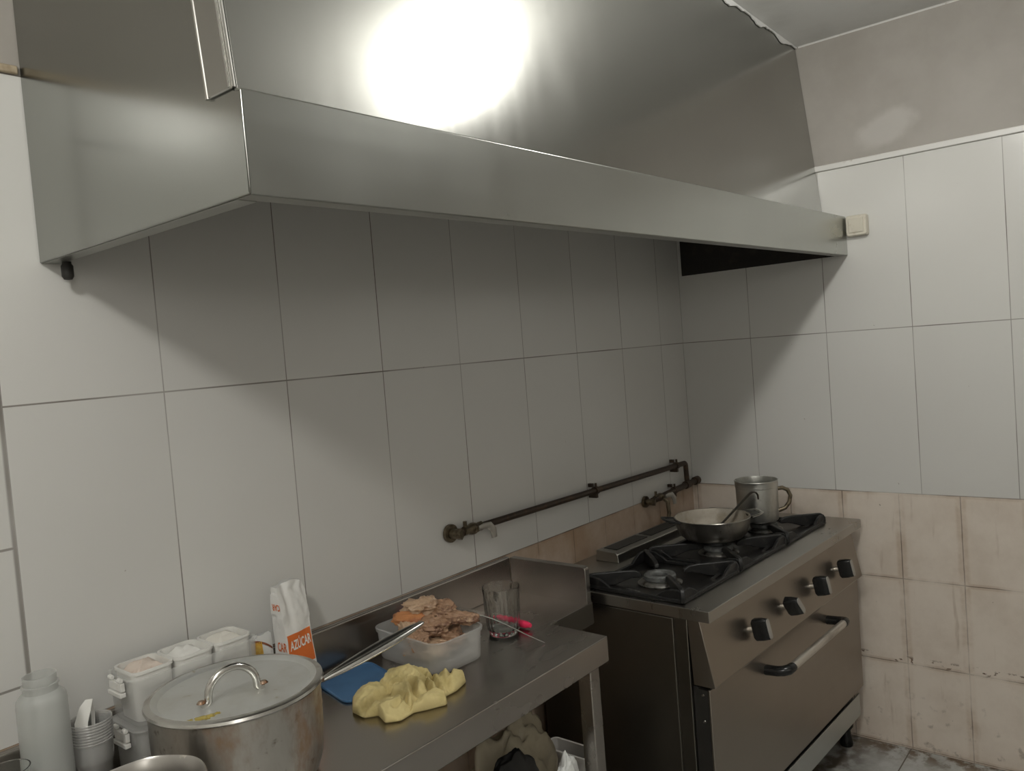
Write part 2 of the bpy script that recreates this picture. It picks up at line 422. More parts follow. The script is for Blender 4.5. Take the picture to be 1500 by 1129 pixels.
led = slab([(XL, -.695, 1.954), (XR, -.695, 1.977), (XR, -.612, 1.985), (XL, -.680, 1.957)], (0, .001, -.003))
shift(led).make('top_ledge', M['hood_skirt'], hood)
pn = slab([(XL + .003, -.684, 1.9545), (XR, -.615, 1.982), (XR, -.549, 2.633), (XL + .003, -.612, 2.633)], (0, .004, 0))
shift(pn).make('front_panel', M['hood'], hood, bevel=.001)
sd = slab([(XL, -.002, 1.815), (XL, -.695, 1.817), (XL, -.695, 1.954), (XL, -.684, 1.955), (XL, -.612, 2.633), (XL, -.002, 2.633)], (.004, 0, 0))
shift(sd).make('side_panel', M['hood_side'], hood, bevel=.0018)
st = slab([(XL - .0045, -.624, 1.956), (XL - .0045, -.684, 1.9565), (XL - .0045, -.612, 2.632), (XL - .0045, -.552, 2.632)], (.0045, 0, 0))
shift(st).make('corner_strip', M['hood'], hood, bevel=.0018)
se = B().tube([(XL - .003, -.6855, 1.957), (XL - .003, -.6135, 2.632)], .0022, 8)
se.tube([(XL - .005, -.677, 1.958), (XL - .005, -.605, 2.632)], .0016, 8)
se.tube([(XL - .003, -.6225, 1.956), (XL - .003, -.5505, 2.632)], .0034, 10)
shift(se).make('edge_glint_tube', M['polished'], hood)  # polished tubes added along the strip edges to catch bright highlights
sl = B(); ns = 70
for i in range(ns + 1):
    x = -1.05 + (1.045) * i / ns; f_ = (x - XL) / (XR - XL)
    dropz = .004 + .030 * max(0, noise.noise(Vector((x * 9, 3.3, 0)))) + .012 * abs(noise.noise(Vector((x * 31, 1, 5))))
    y0 = -.612 + .063 * f_ - .0015; sl.v += [(x, y0, 2.6325), (x, y0 - .1 * dropz - .001, 2.6325 - dropz), (x, y0 - .1 * dropz - .005, 2.6325 - dropz), (x, y0 - .006, 2.6325)]
for i in range(ns):
    for k in range(4):
        sl.f.append((i * 4 + k, (i + 1) * 4 + k, (i + 1) * 4 + (k + 1) % 4, i * 4 + (k + 1) % 4)); sl.mi.append(0)
sl.f += [(0, 1, 2, 3), (ns * 4 + 3, ns * 4 + 2, ns * 4 + 1, ns * 4)]; sl.mi += [0, 0]
tag(shift(sl).make('sealant', M['ceiling'], hood), 'ragged white plaster along the ceiling')
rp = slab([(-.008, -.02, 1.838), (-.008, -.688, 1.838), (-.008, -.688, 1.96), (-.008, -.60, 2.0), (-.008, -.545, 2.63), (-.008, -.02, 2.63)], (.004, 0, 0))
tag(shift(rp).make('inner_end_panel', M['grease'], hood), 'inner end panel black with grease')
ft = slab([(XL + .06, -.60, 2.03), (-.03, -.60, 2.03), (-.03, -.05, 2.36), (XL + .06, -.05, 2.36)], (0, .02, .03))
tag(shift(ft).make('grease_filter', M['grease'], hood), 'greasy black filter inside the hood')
dp = B().lathe([(0, -.034), (.007, -.033), (.0105, -.027), (.0105, -.008), (.008, -.004), (.008, .0), (0, 0)], 20)
tag(dp.make('drain_plug', M['dark_sheet'], hood, loc=(.034, -.035, .0)), 'small black drain plug')

# ------------------------------------------------------------------ light switch
sw = tag(empty('light_switch', (0, -.737, 1.938)), 'cream surface-mounted light switch on the tiled wall at the end of the hood', 'light switch')
B().loft([[(-x, p[0], p[1]) for p in [(q[0], q[1]) for q in rrect(hx, hx * 1.02, .008, 0)]] for x, hx in ((0, .037), (.022, .037), (.028, .034), (.028, .030))]).make('housing', M['cream_plastic'], sw, bevel=.001)
B().add([(-.028, -.026, -.026), (-.028, .026, -.026), (-.028, .026, .027), (-.028, -.026, .027), (-.0315, -.025, -.025), (-.0315, .025, -.025), (-.036, .025, .026), (-.036, -.025, .026)],
        [(4, 5, 6, 7), (0, 1, 5, 4), (1, 2, 6, 5), (2, 3, 7, 6), (3, 0, 4, 7), (0, 3, 2, 1)]).make('rocker', M['cream_plastic'], sw, bevel=.002)

# ------------------------------------------------------------------ gas pipes
gp = tag(empty('gas_pipe', (-.8, 0, 1.06)), 'brown gas pipe run clipped to the tiled wall behind the cooker, with shut-off valves', 'gas pipe')
PO = Vector((-.8, 0, 1.06))
def q(*pts): return [Vector(p) - PO for p in pts]
A0, A1 = Vector((-1.485, -.028, 1.079)), Vector((-.105, -.028, 1.060))
elbow = arc((-.118, -.028, 1.047), .013, pi / 2, 0, 6, ((1, 0, 0), (0, 0, 1)))
B().tube(q(A0, (-1.0, -.028, 1.0725), (-.5, -.028, 1.0655), *elbow, (-.100, -.028, .969)), .0105, 12).make('upper_pipe', M['pipe'], gp)
B().tube(q((-.40, -.030, .957), (-.2, -.029, .965), (-.022, -.028, .971)), .012, 12).make('lower_pipe', M['pipe'], gp)
B().tube(q((-.035, -.028, .9705), (-.006, -.028, .972)), .017, 12).make('end_cap', M['pipe'], gp)
B().tube(q((-.118, -.028, .968), (-.082, -.028, .9695)), .0165, 12).make('tee_joint', M['pipe'], gp)
def flange(c, r):
    b = B().tube([c + Vector((0, .012, 0)), c + Vector((0, 0.002, 0))], r, 20)
    b.tube([c, c + Vector((0, -.026, 0))], r * .55, 14)
    b.tube([c + Vector((0, -.022, 0)), c + Vector((0.004, -.034, 0))], r * .62, 6)
    return b
o = flange(Vector((-1.497, -.016, 1.079)) - PO, .026); o.make('wall_flange', M['brass'], gp)
o = flange(Vector((-.415, -.016, .956)) - PO, .022); o.make('wall_flange', M['brass'], gp)
def clamp(x, z):
    b = B()
    b.tube(q((x - .008, -.028, z), (x + .008, -.028, z)), .0145, 12)
    b.box(x - .006 - PO.x, x + .006 - PO.x, -.018, -.001, z - PO.z + .012, z - PO.z + .024)
    b.box(x - .006 - PO.x, x + .006 - PO.x, -.034, -.001, z - PO.z - .026, z - PO.z - .013)
    b.tube(q((x, -.030, z + .012), (x, -.030, z + .026)), .0045, 8)
    return b
for x, z in ((-.78, 1.0695), (-.185, 1.061), (-.215, .965)):
    clamp(x, z).make('pipe_clamp', M['pipe'], gp)
def valve(x, z, s=1.0):
    v = empty('shutoff_valve', Vector((x, -.028, z)) - PO); v.parent = gp
    b = B().tube([(-.040, 0, 0), (-.022, 0, 0)], .014 * s, 6); b.tube([(-.024, 0, 0), (-.010, 0, 0), (0, 0, 0), (.010, 0, 0), (.024, 0, 0)], [.012 * s, .016 * s, .018 * s, .016 * s, .012 * s], 14)
    b.tube([(.022, 0, 0), (.040, 0, 0)], .014 * s, 6); b.tube([(0, 0, 0), (0, -.022, .0)], .008 * s, 10)
    b.tube([(-.03, 0, 0), (-.03, 0, .028)], .006 * s, 8)
    b.make('valve_body', M['brass'], v)
    b = B().tube([(0, -.026, .004), (.020, -.029, .006), (.040, -.032, .004), (.052, -.034, -.012), (.054, -.035, -.034)], [.006, .009, .011, .012, .010], 10, flat=.55, up=(0, 1, 0))
    b.make('lever', M['valve_lever'], v)
    return v
valve(-1.425, 1.078); valve(-.335, .960, .9)
B().tube(q((-.345, -.05, .957), (-.340, -.064, .945), (-.338, -.066, .90), (-.345, -.064, .868)), [.008, .009, .008, .008], 10).make('supply_hose', M['brass'], gp)

# ------------------------------------------------------------------ gas cooker
AZ = radians(-2.2)
ST = empty('gas_cooker', (-1.216, -.653, 0), AZ)
tag(ST, 'stainless steel three-burner gas cooker with oven standing in the corner', 'cooker')
W = 1.17
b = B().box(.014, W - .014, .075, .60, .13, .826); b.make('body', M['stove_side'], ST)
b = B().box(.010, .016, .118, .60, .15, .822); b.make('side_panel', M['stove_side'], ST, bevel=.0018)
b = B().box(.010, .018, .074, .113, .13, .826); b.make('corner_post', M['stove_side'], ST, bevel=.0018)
# worktop with folded front lip
tp = B().prism([(0, .829), (0, .8595), (.002, .8605), (.612, .8605), (.614, .859), (.614, .829)], 0, 0, W)
tp.make('worktop', M['stove_top'], ST, bevel=.0022)
B().box(.03, 1.065, .086, .43, .8605, .8625).make('spill_tray', M['black_enamel'], ST, bevel=.001)
cp = B().prism([(.038, .8285), (.002, .652), (.004, .648), (.066, .647), (.074, .8285)], 0, .012, W - .012)
cp.make('control_panel', M['stove'], ST, bevel=.0015)
dr = empty('oven_door', (.014, .02, .232)); dr.parent = ST
DW = W - .028
B().box(0, DW, 0, .007, 0, .408).make('door_sheet', M['stove'], dr, bevel=.0018)
B().box(.006, DW - .006, .007, .046, .006, .403).make('door_liner', M['dark_sheet'], dr)
for z in (.388, .315, .03):
    B().lathe([(0, .003), (.003, .0025), (.0045, 0)], 12).make('screw', M['polished'], dr, loc=(.0062, .025, z), rot=(0, -pi / 2, 0))
hz = .345
for x0, sgn in ((.340, 1), (.832, -1)):
    pts = [(x0, 0, hz), (x0, -.035, hz + .003), (x0 + sgn * .003, -.052, hz + .006), (x0 + sgn * .012, -.064, hz + .009), (x0 + sgn * .026, -.067, hz + .010), (x0 + sgn * .036, -.067, hz + .010)]
    B().tube(pts, [.017, .0165, .0165, .0165, .0155, .015], 12, flat=.9).make('handle_bracket', M['black_plastic'], dr)
B().tube([(.372, -.067, hz + .010), (.802, -.067, hz + .010)], .0125, 14).make('handle_bar', M['alu_bar'], dr)
B().box(.02, W - .02, .034, .040, .118, .200).make('plinth', M['plinth'], ST, bevel=.0015)
B().box(.022, W - .022, .060, .074, .12, .64).make('dark_gap_backing', M['dark_sheet'], ST)  # black box added so the gap above the plinth looks shaded
for (x, y) in ((.05, .10), (W - .045, .085), (.05, .54), (W - .045, .54)):
    B().lathe([(0, 0), (.022, 0), (.024, .006), (.020, .03), (.017, .06), (.028, .075), (.030, .13), (0, .13)], 20).make('foot', M['black_plastic'], ST, loc=(x, y, 0))
# knobs: square-shouldered with a grey face
tilt = atan2(.036, .1765)
for i, (x, spin) in enumerate(((.263, 0), (.492, .55), (.722, 0), (.945, 0))):
    k = empty('knob', (x, .0185, .728), rot=(pi / 2 - tilt, 0, 0)); k.parent = ST
    B().lathe([(0, .016), (.009, .016), (.009, 0), (0, 0)], 14).make('spindle', M['polished'], k)
    rings = []
    for (z, hx, hy) in ((.014, .013, .025), (.019, .0145, .031), (.040, .0125, .0315), (.058, .0098, .0295), (.0600, .009, .028)):
        rings.append([(p[0] * cos(spin) - p[1] * sin(spin), p[0] * sin(spin) + p[1] * cos(spin), z) for p in rrect(hx, hy, .007, 0, 4)])
    B().loft(rings).make('knob_grip', M['black_plastic'], k, bevel=.001)
    B().loft([[(p[0] * cos(spin) - p[1] * sin(spin), p[0] * sin(spin) + p[1] * cos(spin), z) for p in rrect(.0095, .0275, .007, 0, 4)] for z in (.0600, .0625)]).make('knob_face', M['knob_face'], k, bevel=.0008)
# burners, pan supports
for i, cx in enumerate((.160, .528, .880)):
    cy = .243
    bu = empty('burner', (cx, cy, .8625)); bu.parent = ST
    B().lathe([(0, .0), (.064, 0), (.066, .004), (.058, .010), (.048, .012), (0, .012)], 40).make('burner_bowl', M['burner_alu'], bu)
    B().lathe([(.022, .012), (.045, .012), (.048, .016), (.047, .026), (.043, .029), (.030, .029), (.024, .024), (.022, .012)], 40).make('burner_ring', M['cap'], bu)
    B().lathe([(0, .014), (.020, .014), (.021, .018), (.012, .021), (0, .021)], 24).make('flame_cap', M['black_iron'], bu)
    g = empty('pan_support', (.185 + .349 * i, .25, .8625)); g.parent = ST
    S = .166; fr = B()
    for (x0, x1, y0, y1) in ((-S, S, -S, -S + .012), (-S, S, S - .012, S), (-S, -S + .012, -S, S), (S - .012, S, -S, S)):
        fr.box(x0, x1, y0, y1, .0005, .011)
    fr.make('support_frame', M['black_iron'], g, bevel=.002)
    for sx in (-1, 1):
        for sy in (-1, 1):
            # upright plate from the frame corner to the burner, rounded at its outer end
            c0 = Vector((sx * (S - .002), sy * (S - .002), 0)); dirn = Vector((-sx, -sy, 0)).normalized(); per = Vector((-dirn.y, dirn.x, 0))
            prof = [(.0, .001), (-.003, .012), (-.002, .024), (.004, .034), (.014, .040), (.030, .0412), (.120, .0405), (.150, .038), (.166, .030), (.170, .020), (.164, .016), (.140, .017), (.120, .012), (.095, .003), (.09, .001)]
            A_ = [c0 + dirn * d + per * .007 + Vector((0, 0, z)) for d, z in prof]; B_ = [c0 + dirn * d - per * .007 + Vector((0, 0, z)) for d, z in prof]
            n_ = len(prof)
            B().add(A_ + B_, [tuple(range(n_)), tuple(range(n_, 2 * n_))[::-1]] + [(i_, (i_ + 1) % n_, n_ + (i_ + 1) % n_, n_ + i_) for i_ in range(n_)]).make('support_arm', M['black_iron'], g, bevel=.003)
            # pressed shoulder folded out along the frame beside each arm
            for ex, ey in ((-sx, 0), (0, -sy)):
                e_ = Vector((ex, ey, 0)); o_ = Vector((sx if ex == 0 else 0, sy if ey == 0 else 0, 0))
                b0 = Vector((sx * (S - .006), sy * (S - .006), 0))
                pf = [(0, .004), (.0, .030), (.012, .036), (.040, .034), (.062, .024), (.085, .010), (.10, .004)]
                A_ = [b0 + e_ * d + o_ * .004 + Vector((0, 0, z)) for d, z in pf]; B_ = [b0 + e_ * d - o_ * .006 + Vector((0, 0, z)) for d, z in pf]; n_ = len(pf)
                B().add(A_ + B_, [tuple(range(n_)), tuple(range(n_, 2 * n_))[::-1]] + [(i_, (i_ + 1) % n_, n_ + (i_ + 1) % n_, n_ + i_) for i_ in range(n_)]).make('support_shoulder', M['black_iron'], g, bevel=.002)
    for (x, y, rz) in ((-.115, -.135, .0), (.10, -.125, .1), (-.13, .02, 1.3)):
        B().box(-.026, .026, -.006, .006, 0, .003).make('bright_clip', M['polished'], g, loc=(x, y, .0005), rot=(0, 0, rz))
vt = empty('flue_vent', (.285, .475, .8605)); vt.parent = ST
B().prism([(.0, 0), (.004, .028), (.014, .034), (.088, .036), (.092, 0)], 0, 0, .46).make('vent_box', M['stove_top'], vt, bevel=.002)
for x0 in (.03, .245):
    B().box(x0, x0 + .19, .026, .078, .0345, .0375).make('vent_slot', M['dark_sheet'], vt)

# ------------------------------------------------------------------ pan, ladle and mug on the cooker
RT = Vector((.635, -.772, 0)); FW = Vector((.772, .635, 0))       # across / away, for turning handles
pan = tag(empty('saucepan', (-.648, -.400, .9035)), 'shallow two-handled aluminium pan, scorched outside, on the middle burner', 'pan')
B().lathe([(0, .0), (.075, .0), (.095, .005), (.110, .018), (.119, .040), (.1235, .062), (.1255, .070), (.1265, .073), (.1250, .0748), (.1236, .0740)], 64).make('pan_body', M['pan_alu'], pan)
B().lathe([(.1236, .0740), (.121, .070), (.117, .045), (.107, .020), (.090, .008), (.07, .0045), (0, .0045)], 64).make('pan_lining', M['pan_inside'], pan)
for sgn in (-1, 1):
    d = (RT * cos(.06) + FW * sin(.06)) * sgn; pr = Vector((-d.y, d.x, 0))
    c = Vector((0, 0, .069))
    up_ = Vector((0, 0, .004)); pts = [c + d * .120 + pr * .044, c + d * .143 + pr * .041 + up_, c + d * .160 + pr * .030 + up_ * 2, c + d * .164 + up_ * 2, c + d * .160 - pr * .030 + up_ * 2, c + d * .143 - pr * .041 + up_, c + d * .120 - pr * .044]
    b = B().tube(pts, .0075, 10, flat=.45)
    b.make('side_handle', M['black_iron'] if sgn < 0 else M['handle_steel'], pan)
    pl = B().loft([[tuple(c + d * a + pr * (wd * k) + Vector((0, 0, zz))) for a, wd, k, zz in ((.120, .036, 1, .001), (.155, .028, 1, .006), (.155, .028, -1, .006), (.120, .036, -1, .001))],
                   [tuple(c + d * a + pr * (wd * k) + Vector((0, 0, zz))) for a, wd, k, zz in ((.120, .036, 1, -.005), (.155, .028, 1, .000), (.155, .028, -1, .000), (.120, .036, -1, -.005))]])
    pl.make('handle_plate', M['black_plastic'], pan)
ld = tag(empty('ladle', (-.66, -.415, .912)), 'dark steel ladle leaning in the shallow pan, hooked handle up', 'ladle')
L0 = Vector((-.66, -.415, .912))
hpts = [Vector(p) - L0 for p in ((-.672, -.405, .925), (-.635, -.422, .945), (-.60, -.436, .968), (-.50, -.470, 1.026), (-.487, -.475, 1.032), (-.474, -.483, 1.030), (-.468, -.488, 1.020), (-.470, -.490, 1.004))]
B().tube(hpts, [.006, .006, .006, .007, .008, .0085, .0085, .007], 10, flat=.35, up=(0, 0, 1)).make('ladle_handle', M['stove_side'], ld)
B().lathe([(0, .0), (.018, .003), (.029, .012), (.034, .024), (.033, .025), (.028, .014), (.017, .005), (0, .002)], 28).make('ladle_bowl', M['stove_side'], ld, loc=(-.036, .018, -.003))
mug = tag(empty('mug_pot', (-.345, -.432, .9035)), 'tall aluminium mug-shaped pot with loop handle on the right burner', 'pot')
B().lathe([(0, 0), (.067, 0), (.071, .003), (.0725, .010), (.0735, .120), (.0755, .122), (.0755, .140), (.0770, .143), (.0765, .146), (.0735, .146), (.0725, .140), (.0715, .120), (.070, .012), (.066, .004), (0, .004)], 64).make('mug_body', M['mug_alu'], mug)
d = (RT * cos(.05) - FW * sin(.05))
hp = [Vector((0, 0, .108)) + d * .072, Vector((0, 0, .110)) + d * .092, Vector((0, 0, .101)) + d * .110, Vector((0, 0, .080)) + d * .119, Vector((0, 0, .056)) + d * .114, Vector((0, 0, .036)) + d * .098, Vector((0, 0, .030)) + d * .080, Vector((0, 0, .028)) + d * .072]
B().tube(hp, .0075, 12).make('loop_handle', M['brass'], mug)
B().lathe([(0, .004), (.006, .003), (.007, 0)], 12).make('rivet', M['polished'], mug, loc=tuple(Vector((0, 0, .128)) + d * .0735), rot=(pi / 2, 0, atan2(d.y, d.x) + pi / 2))

# ------------------------------------------------------------------ steel work table
TZ = .845
tb = tag(empty('work_table', (-2.1, -.25, 0)), 'stainless steel work table with upstands along the tiled wall beside the cooker', 'table')
TO = Vector((-2.1, -.25, 0))
def tsh(b): b.v = [(v[0] - TO.x, v[1] - TO.y, v[2] - TO.z) for v in b.v]; return b
TL = -3.05
top = B().prism([(TL, -.003), (-1.236, -.003), (-1.236, -.300), (-1.441, -.300), (-1.446, -.485), (TL, -.485)], 2, TZ - .065, TZ)
tsh(top).make('tabletop', M['table'], tb, bevel=.0022)
bs = B().prism([(-.002, TZ), (-.002, .953), (-.017, .953), (-.0195, .949), (-.0195, TZ)], 0, TL, -1.2615)
tsh(bs).make('back_upstand', M['table'], tb, bevel=.0015)
us = B().prism([(-.020, TZ - .002), (-.020, .951), (-.288, .951), (-.297, .948), (-.2985, .94), (-.2985, TZ - .002)], 0, -1.2615, -1.240)
tsh(us).make('side_upstand', M['table'], tb, bevel=.0018)
for (x0, y0) in ((-1.508, -.468), (-1.30, -.060), (-2.98, -.468), (-2.98, -.060)):
    tsh(B().box(x0, x0 + .040, y0, y0 + .040, .0, TZ - .064)).make('leg', M['table'], tb, bevel=.003)
tsh(B().box(-2.985, -1.262, -.472, -.018, .17, .205)).make('lower_shelf', M['table'], tb, bevel=.002)

# ------------------------------------------------------------------ large saucepan with lid
PX, PY = -2.365, -.300
big = tag(empty('stockpot', (PX, PY, TZ + .001)), 'large scorched aluminium pot with long tube handle on the table', 'pot')
ph = .172
B().lathe([(0, 0), (.105, 0), (.122, .005), (.135, .018), (.1425, .040), (.1465, .080), (.1475, .150), (.1490, ph), (.1460, ph), (.1445, .150), (.1435, .080), (.139, .040), (.131, .020), (.118, .009), (0, .005)], 72).make('pot_body', M['pot_alu'], big)
hdir = (Vector((-1.992, -.405, 0)) - Vector((PX, PY, 0))).normalized(); hper = Vector((-hdir.y, hdir.x, 0))
r0 = Vector((0, 0, .140)) + hdir * .153
end = Vector((-1.990, -.402, 1.040)) - Vector((PX, PY, TZ))
mid = [r0.lerp(end, t) for t in (0, .06, .18, .4, .6, .78, .92, 1.0)]
hh = B()
rings = []
wv = [(.005, .004), (.007, .005), (.0125, .008), (.0175, .010), (.019, .0105), (.016, .009), (.010, .006), (.006, .003)]
ax = (end - r0).normalized(); sd_ = hper; upv = ax.cross(sd_).normalized()
if upv.z < 0: upv = -upv
for p, (hw, ht) in zip(mid, wv):
    ring = []
    for k in range(20):
        a = 2 * pi * k / 20; x = cos(a); y = sin(a)
        yy = y * ht
        if y > 0: yy -= ht * .9 * exp(-(x / .32) ** 2) * min(1, hw / .015)      # channel pressed along the top
        ring.append(tuple(p + sd_ * (x * hw) + upv * yy))
    rings.append(ring)
hh.loft(rings)
hh.make('pot_handle', M['handle_steel'], big, sub=1)
br = B()
for s_ in (-1, 1):
    br.tube([Vector((0, 0, .150)) + hdir * .1495 + hper * .010 * s_, Vector((0, 0, .146)) + hdir * .158 + hper * .006 * s_, r0 + hdir * .010], .0035, 8)
br.tube([Vector((0, 0, .152)) + hdir * .150, Vector((0, 0, .120)) + hdir * .1495, Vector((0, 0, .096)) + hdir * .1490], .011, 10, flat=.3, up=tuple(hdir))
for z in (.145, .125, .104): br.tube([Vector((0, 0, z)) + hdir * .150, Vector((0, 0, z)) + hdir * .1555], .0045, 10)
tag(br.make('handle_bracket', M['rust_bracket'], big), 'rusty riveted handle bracket')
lid = tag(empty('pot_lid', (PX, PY, TZ + .001 + ph + .0005), rot=(-.012, .0, 0)), 'round aluminium lid with arched handle and a greenish yellow smear, on the large pot', 'lid')
B().lathe([(0, .004), (.095, .0035), (.130, .003), (.134, .0060), (.140, .0085), (.142, .0088), (.140, .004), (.134, .0025), (.127, -.001), (.095, -.001), (0, 0)], 80).make('lid_disc', M['lid_alu'], lid)
B().lathe([(.1415, .0088), (.148, .0086), (.1525, .0066), (.1540, .002), (.1530, .0), (.1500, .001), (.146, .004), (.1415, .0040)], 80).make('lid_rim', M['handle_steel'], lid)
e0 = Vector((-2.445, -.326, 0)) - Vector((PX, PY, 0)); e1 = Vector((-2.338, -.348, 0)) - Vector((PX, PY, 0))
u = (e1 - e0).normalized(); z0 = .0075
mc = (e0 + e1) / 2; R_ = (e1 - e0).length / 2 - .012
pts = [e0 + Vector((0, 0, z0)), e0 + u * .008 + Vector((0, 0, z0)), e0 + u * .012 + Vector((0, 0, z0 + .004))]
for i in range(0, 13):
    a = pi - pi * i / 12
    pts.append(mc + u * (R_ * cos(a) * 1.0) + Vector((0, 0, z0 + .010 + .040 * sin(a))))
pts += [e1 - u * .012 + Vector((0, 0, z0 + .004)), e1 - u * .008 + Vector((0, 0, z0)), e1 + Vector((0, 0, z0))]
B().tube(pts, .0068, 12, up=(0, 1, 0)).make('lid_handle', M['polished'], lid)
for e in (e0, e1):
    B().lathe([(0, .0045), (.005, .004), (.0075, .001), (.008, 0)], 14).make('rivet', M['rust_bracket'], lid, loc=(e.x, e.y, .012))
sm = B()
sp = Vector((-2.468, -.362, 0)) - Vector((PX, PY, 0))
for (dx, dy, r) in ((0, 0, .010), (.014, -.006, .008), (.026, -.008, .005), (-.014, .008, .005), (-.024, .014, .004), (.006, -.012, .004)):
    sm.lathe([(0, .0014), (r * .6, .0011), (r, 0)], 14, (sp.x + dx, sp.y + dy, .0036), wob=lambda a, z: .0015 * sin(3 * a + dx * 400) if z > 0 else .002 * sin(4 * a))
tag(sm.make('food_smear', M['stain_yellow'], lid), 'yellowish food smear')

# steel bowl with white residue, front left
bw = tag(empty('steel_bowl', (-2.602, -.430, TZ + .0005)), 'steel pot crusted with white residue, rim only just in view before the large pot', 'pot')
B().lathe([(0, 0), (.070, 0), (.080, .006), (.085, .03), (.087, .120), (.089, .142), (.0915, .146), (.0895, .148), (.0865, .144), (.084, .118), (.081, .03), (.074, .010), (0, .006)], 64,
          wob=lambda a, z: .0012 * sin(7 * a + 1) * (1 if z > .13 else 0)).make('bowl_wall', M['residue'], bw)

# ------------------------------------------------------------------ lock-lid storage boxes with tubs
def lockbox(name, z, h, label, open_top, hx=.130, hy=.056, cx=-2.343, cy=-.086):
    e = tag(empty(name, (cx, cy, z)), label, 'storage box', 'clear storage boxes by the wall')
    t = .002; b = B()
    b.loft([rrect(hx - .006, hy - .006, .016, 0), rrect(hx - .002, hy - .002, .018, .01), rrect(hx, hy, .020, h - .004), rrect(hx + .004, hy + .004, .022, h - .002), rrect(hx + .004, hy + .004, .022, h),
            rrect(hx - t, hy - t, .018, h), rrect(hx - t - .002, hy - t - .002, .016, .012), rrect(hx - .010, hy - .010, .014, .003)])
    b.make('box_body', M['clear_plastic'], e)
    for s in (-1,):
        c = B().box(s * (hx + .002), s * (hx + .010), -.024, .024, h - .022, h - .006)
        c.box(s * (hx + .002), s * (hx + .013), -.026, .026, h - .032, h - .024)
        for y in (-.018, .018): c.tube([(s * (hx + .008), y - .006, h - .001), (s * (hx + .008), y + .006, h - .001)], .0045, 10)
        c.make('clip', M['white_plastic'], e, bevel=.001)
    if not open_top:
        B().loft([rrect(hx - .004, hy - .004, .018, h + .0005), rrect(hx + .005, hy + .005, .022, h + .0005), rrect(hx + .005, hy + .005, .022, h + .005), rrect(hx - .004, hy - .004, .018, h + .006)]).make('box_lid', M['frosted_plastic'], e)
    return e
lockbox('storage_box', TZ + .0005, .098, 'clear lock-lid plastic box under another, behind the large pot', False)
lockbox('storage_box', TZ + .1055, .088, 'open clear plastic box holding three white tubs, stacked on another', True)
zb = TZ + .1055 + .0035
for i, (cx, m, lab) in enumerate(((-2.4265, 'powder', 'white plastic tub heaped with pinkish powder, nearest the clear bottle'),
                                  (-2.343, 'salt', 'middle white plastic tub of white salt with a yellow fleck'),
                                  (-2.2595, 'flour', 'white plastic tub nearest the sugar bag, filled with cream powder'))):
    e = tag(empty('plastic_tub', (cx, -.086, zb)), lab, 'tub', 'white tubs in the clear box')
    hx, hy, h = .0400, .043, .094
    b = B(); b.loft([rrect(hx - .006, hy - .006, .014, 0), rrect(hx - .002, hy - .002, .016, .06), rrect(hx - .001, hy - .001, .016, h - .006), rrect(hx + .0015, hy + .0015, .018, h - .005), rrect(hx + .0015, hy + .0015, .018, h),
                     rrect(hx - .003, hy - .003, .014, h), rrect(hx - .005, hy - .005, .013, h - .02), rrect(hx - .009, hy - .009, .012, .003)])
    b.make('tub_body', M['white_plastic'], e)
    n = 18; b = B(); rings = []
    for k in range(n):
        t = 1 - k / (n - 1) * .98
        rings.append([(p[0], p[1], h - .016 + (.024, .022, .024)[i] * (1 - t * t) + .004 * fbm((p[0] * 60 + i * 7, p[1] * 60, 2)) * (1 - t ** 6)) for p in rrect((hx - .0055) * t, (hy - .0055) * t, .013 * t, 0)])
    b.loft(rings, close=True).make('tub_filling', M[m], e)
    if i == 1:
        B().lathe([(0, .004), (.004, .003), (.006, 0)], 8).make('yellow_fleck', M['yellow_pack'], e, loc=(.006, -.012, h - .008))

# ------------------------------------------------------------------ sugar bag
SB = Vector((-2.081, -.070, TZ + .0005))
sbag = tag(empty('sugar_bag', SB, radians(4)), 'half-empty white paper sugar bag with an orange label, standing against the wall', 'bag')
BH = .262
def bagpt(u, v, off=0.0):
    """u: 0..4 round the four faces (0-1 front, 1-2 right, 2-3 back, 3-4 left), v: 0..1 up"""
    hw = .0390 - .005 * v + .002 * sin(9 * v); hd = .0245 * (1 - .25 * v) if v < .75 else .0245 * (.8125 - (v - .75) * 1.7)
    hd = max(hd, .008)
    u = u % 4; k = int(u); f = u - k
    c = [(-hw, -hd), (hw, -hd), (hw, hd), (-hw, hd)]
    a, b_ = c[k], c[(k + 1) % 4]
    x = a[0] + (b_[0] - a[0]) * f; y = a[1] + (b_[1] - a[1]) * f
    nx, ny = [(0, -1), (1, 0), (0, 1), (-1, 0)][k]
    z = v * BH
    amp = .0045 * (max(0, v - .42) / .58) ** .7 if v > .42 else .0
    if amp and not (k == 3 and .74 < v < .93):
        r = ridge((x * 28 + 4, y * 28 + k, z * 22)) - .5
        x += nx * amp * r * 1.5; y += ny * amp * r * 1.5
        if k == 0 and v > .5: y += .007 * exp(-((f - .30) / .10) ** 2) * (v - .5) * 2     # long crease down the face
        z += .006 * sin(x * 90 + 1.2) * max(0, v - .8) * 3
    bulge = .004 * sin(pi * f) * (1 - v) * (1 if k % 2 == 0 else .6)
    x += nx * (bulge + off); y += ny * (bulge + off)
    lean = .010 * v * v
    return Vector((x - lean * .2, y + lean, z))
b = B(); NU, NV = 96, 80
vs = [bagpt(4 * i / NU, j / NV) for j in range(NV + 1) for i in range(NU)]
b.add(vs, [(j * NU + i, j * NU + (i + 1) % NU, (j + 1) * NU + (i + 1) % NU, (j + 1) * NU + i) for j in range(NV) for i in range(NU)] + [tuple(range(NU))[::-1], tuple(NV * NU + i for i in range(NU))])
b.make('paper_sack', M['paper'], sbag, angle=60)
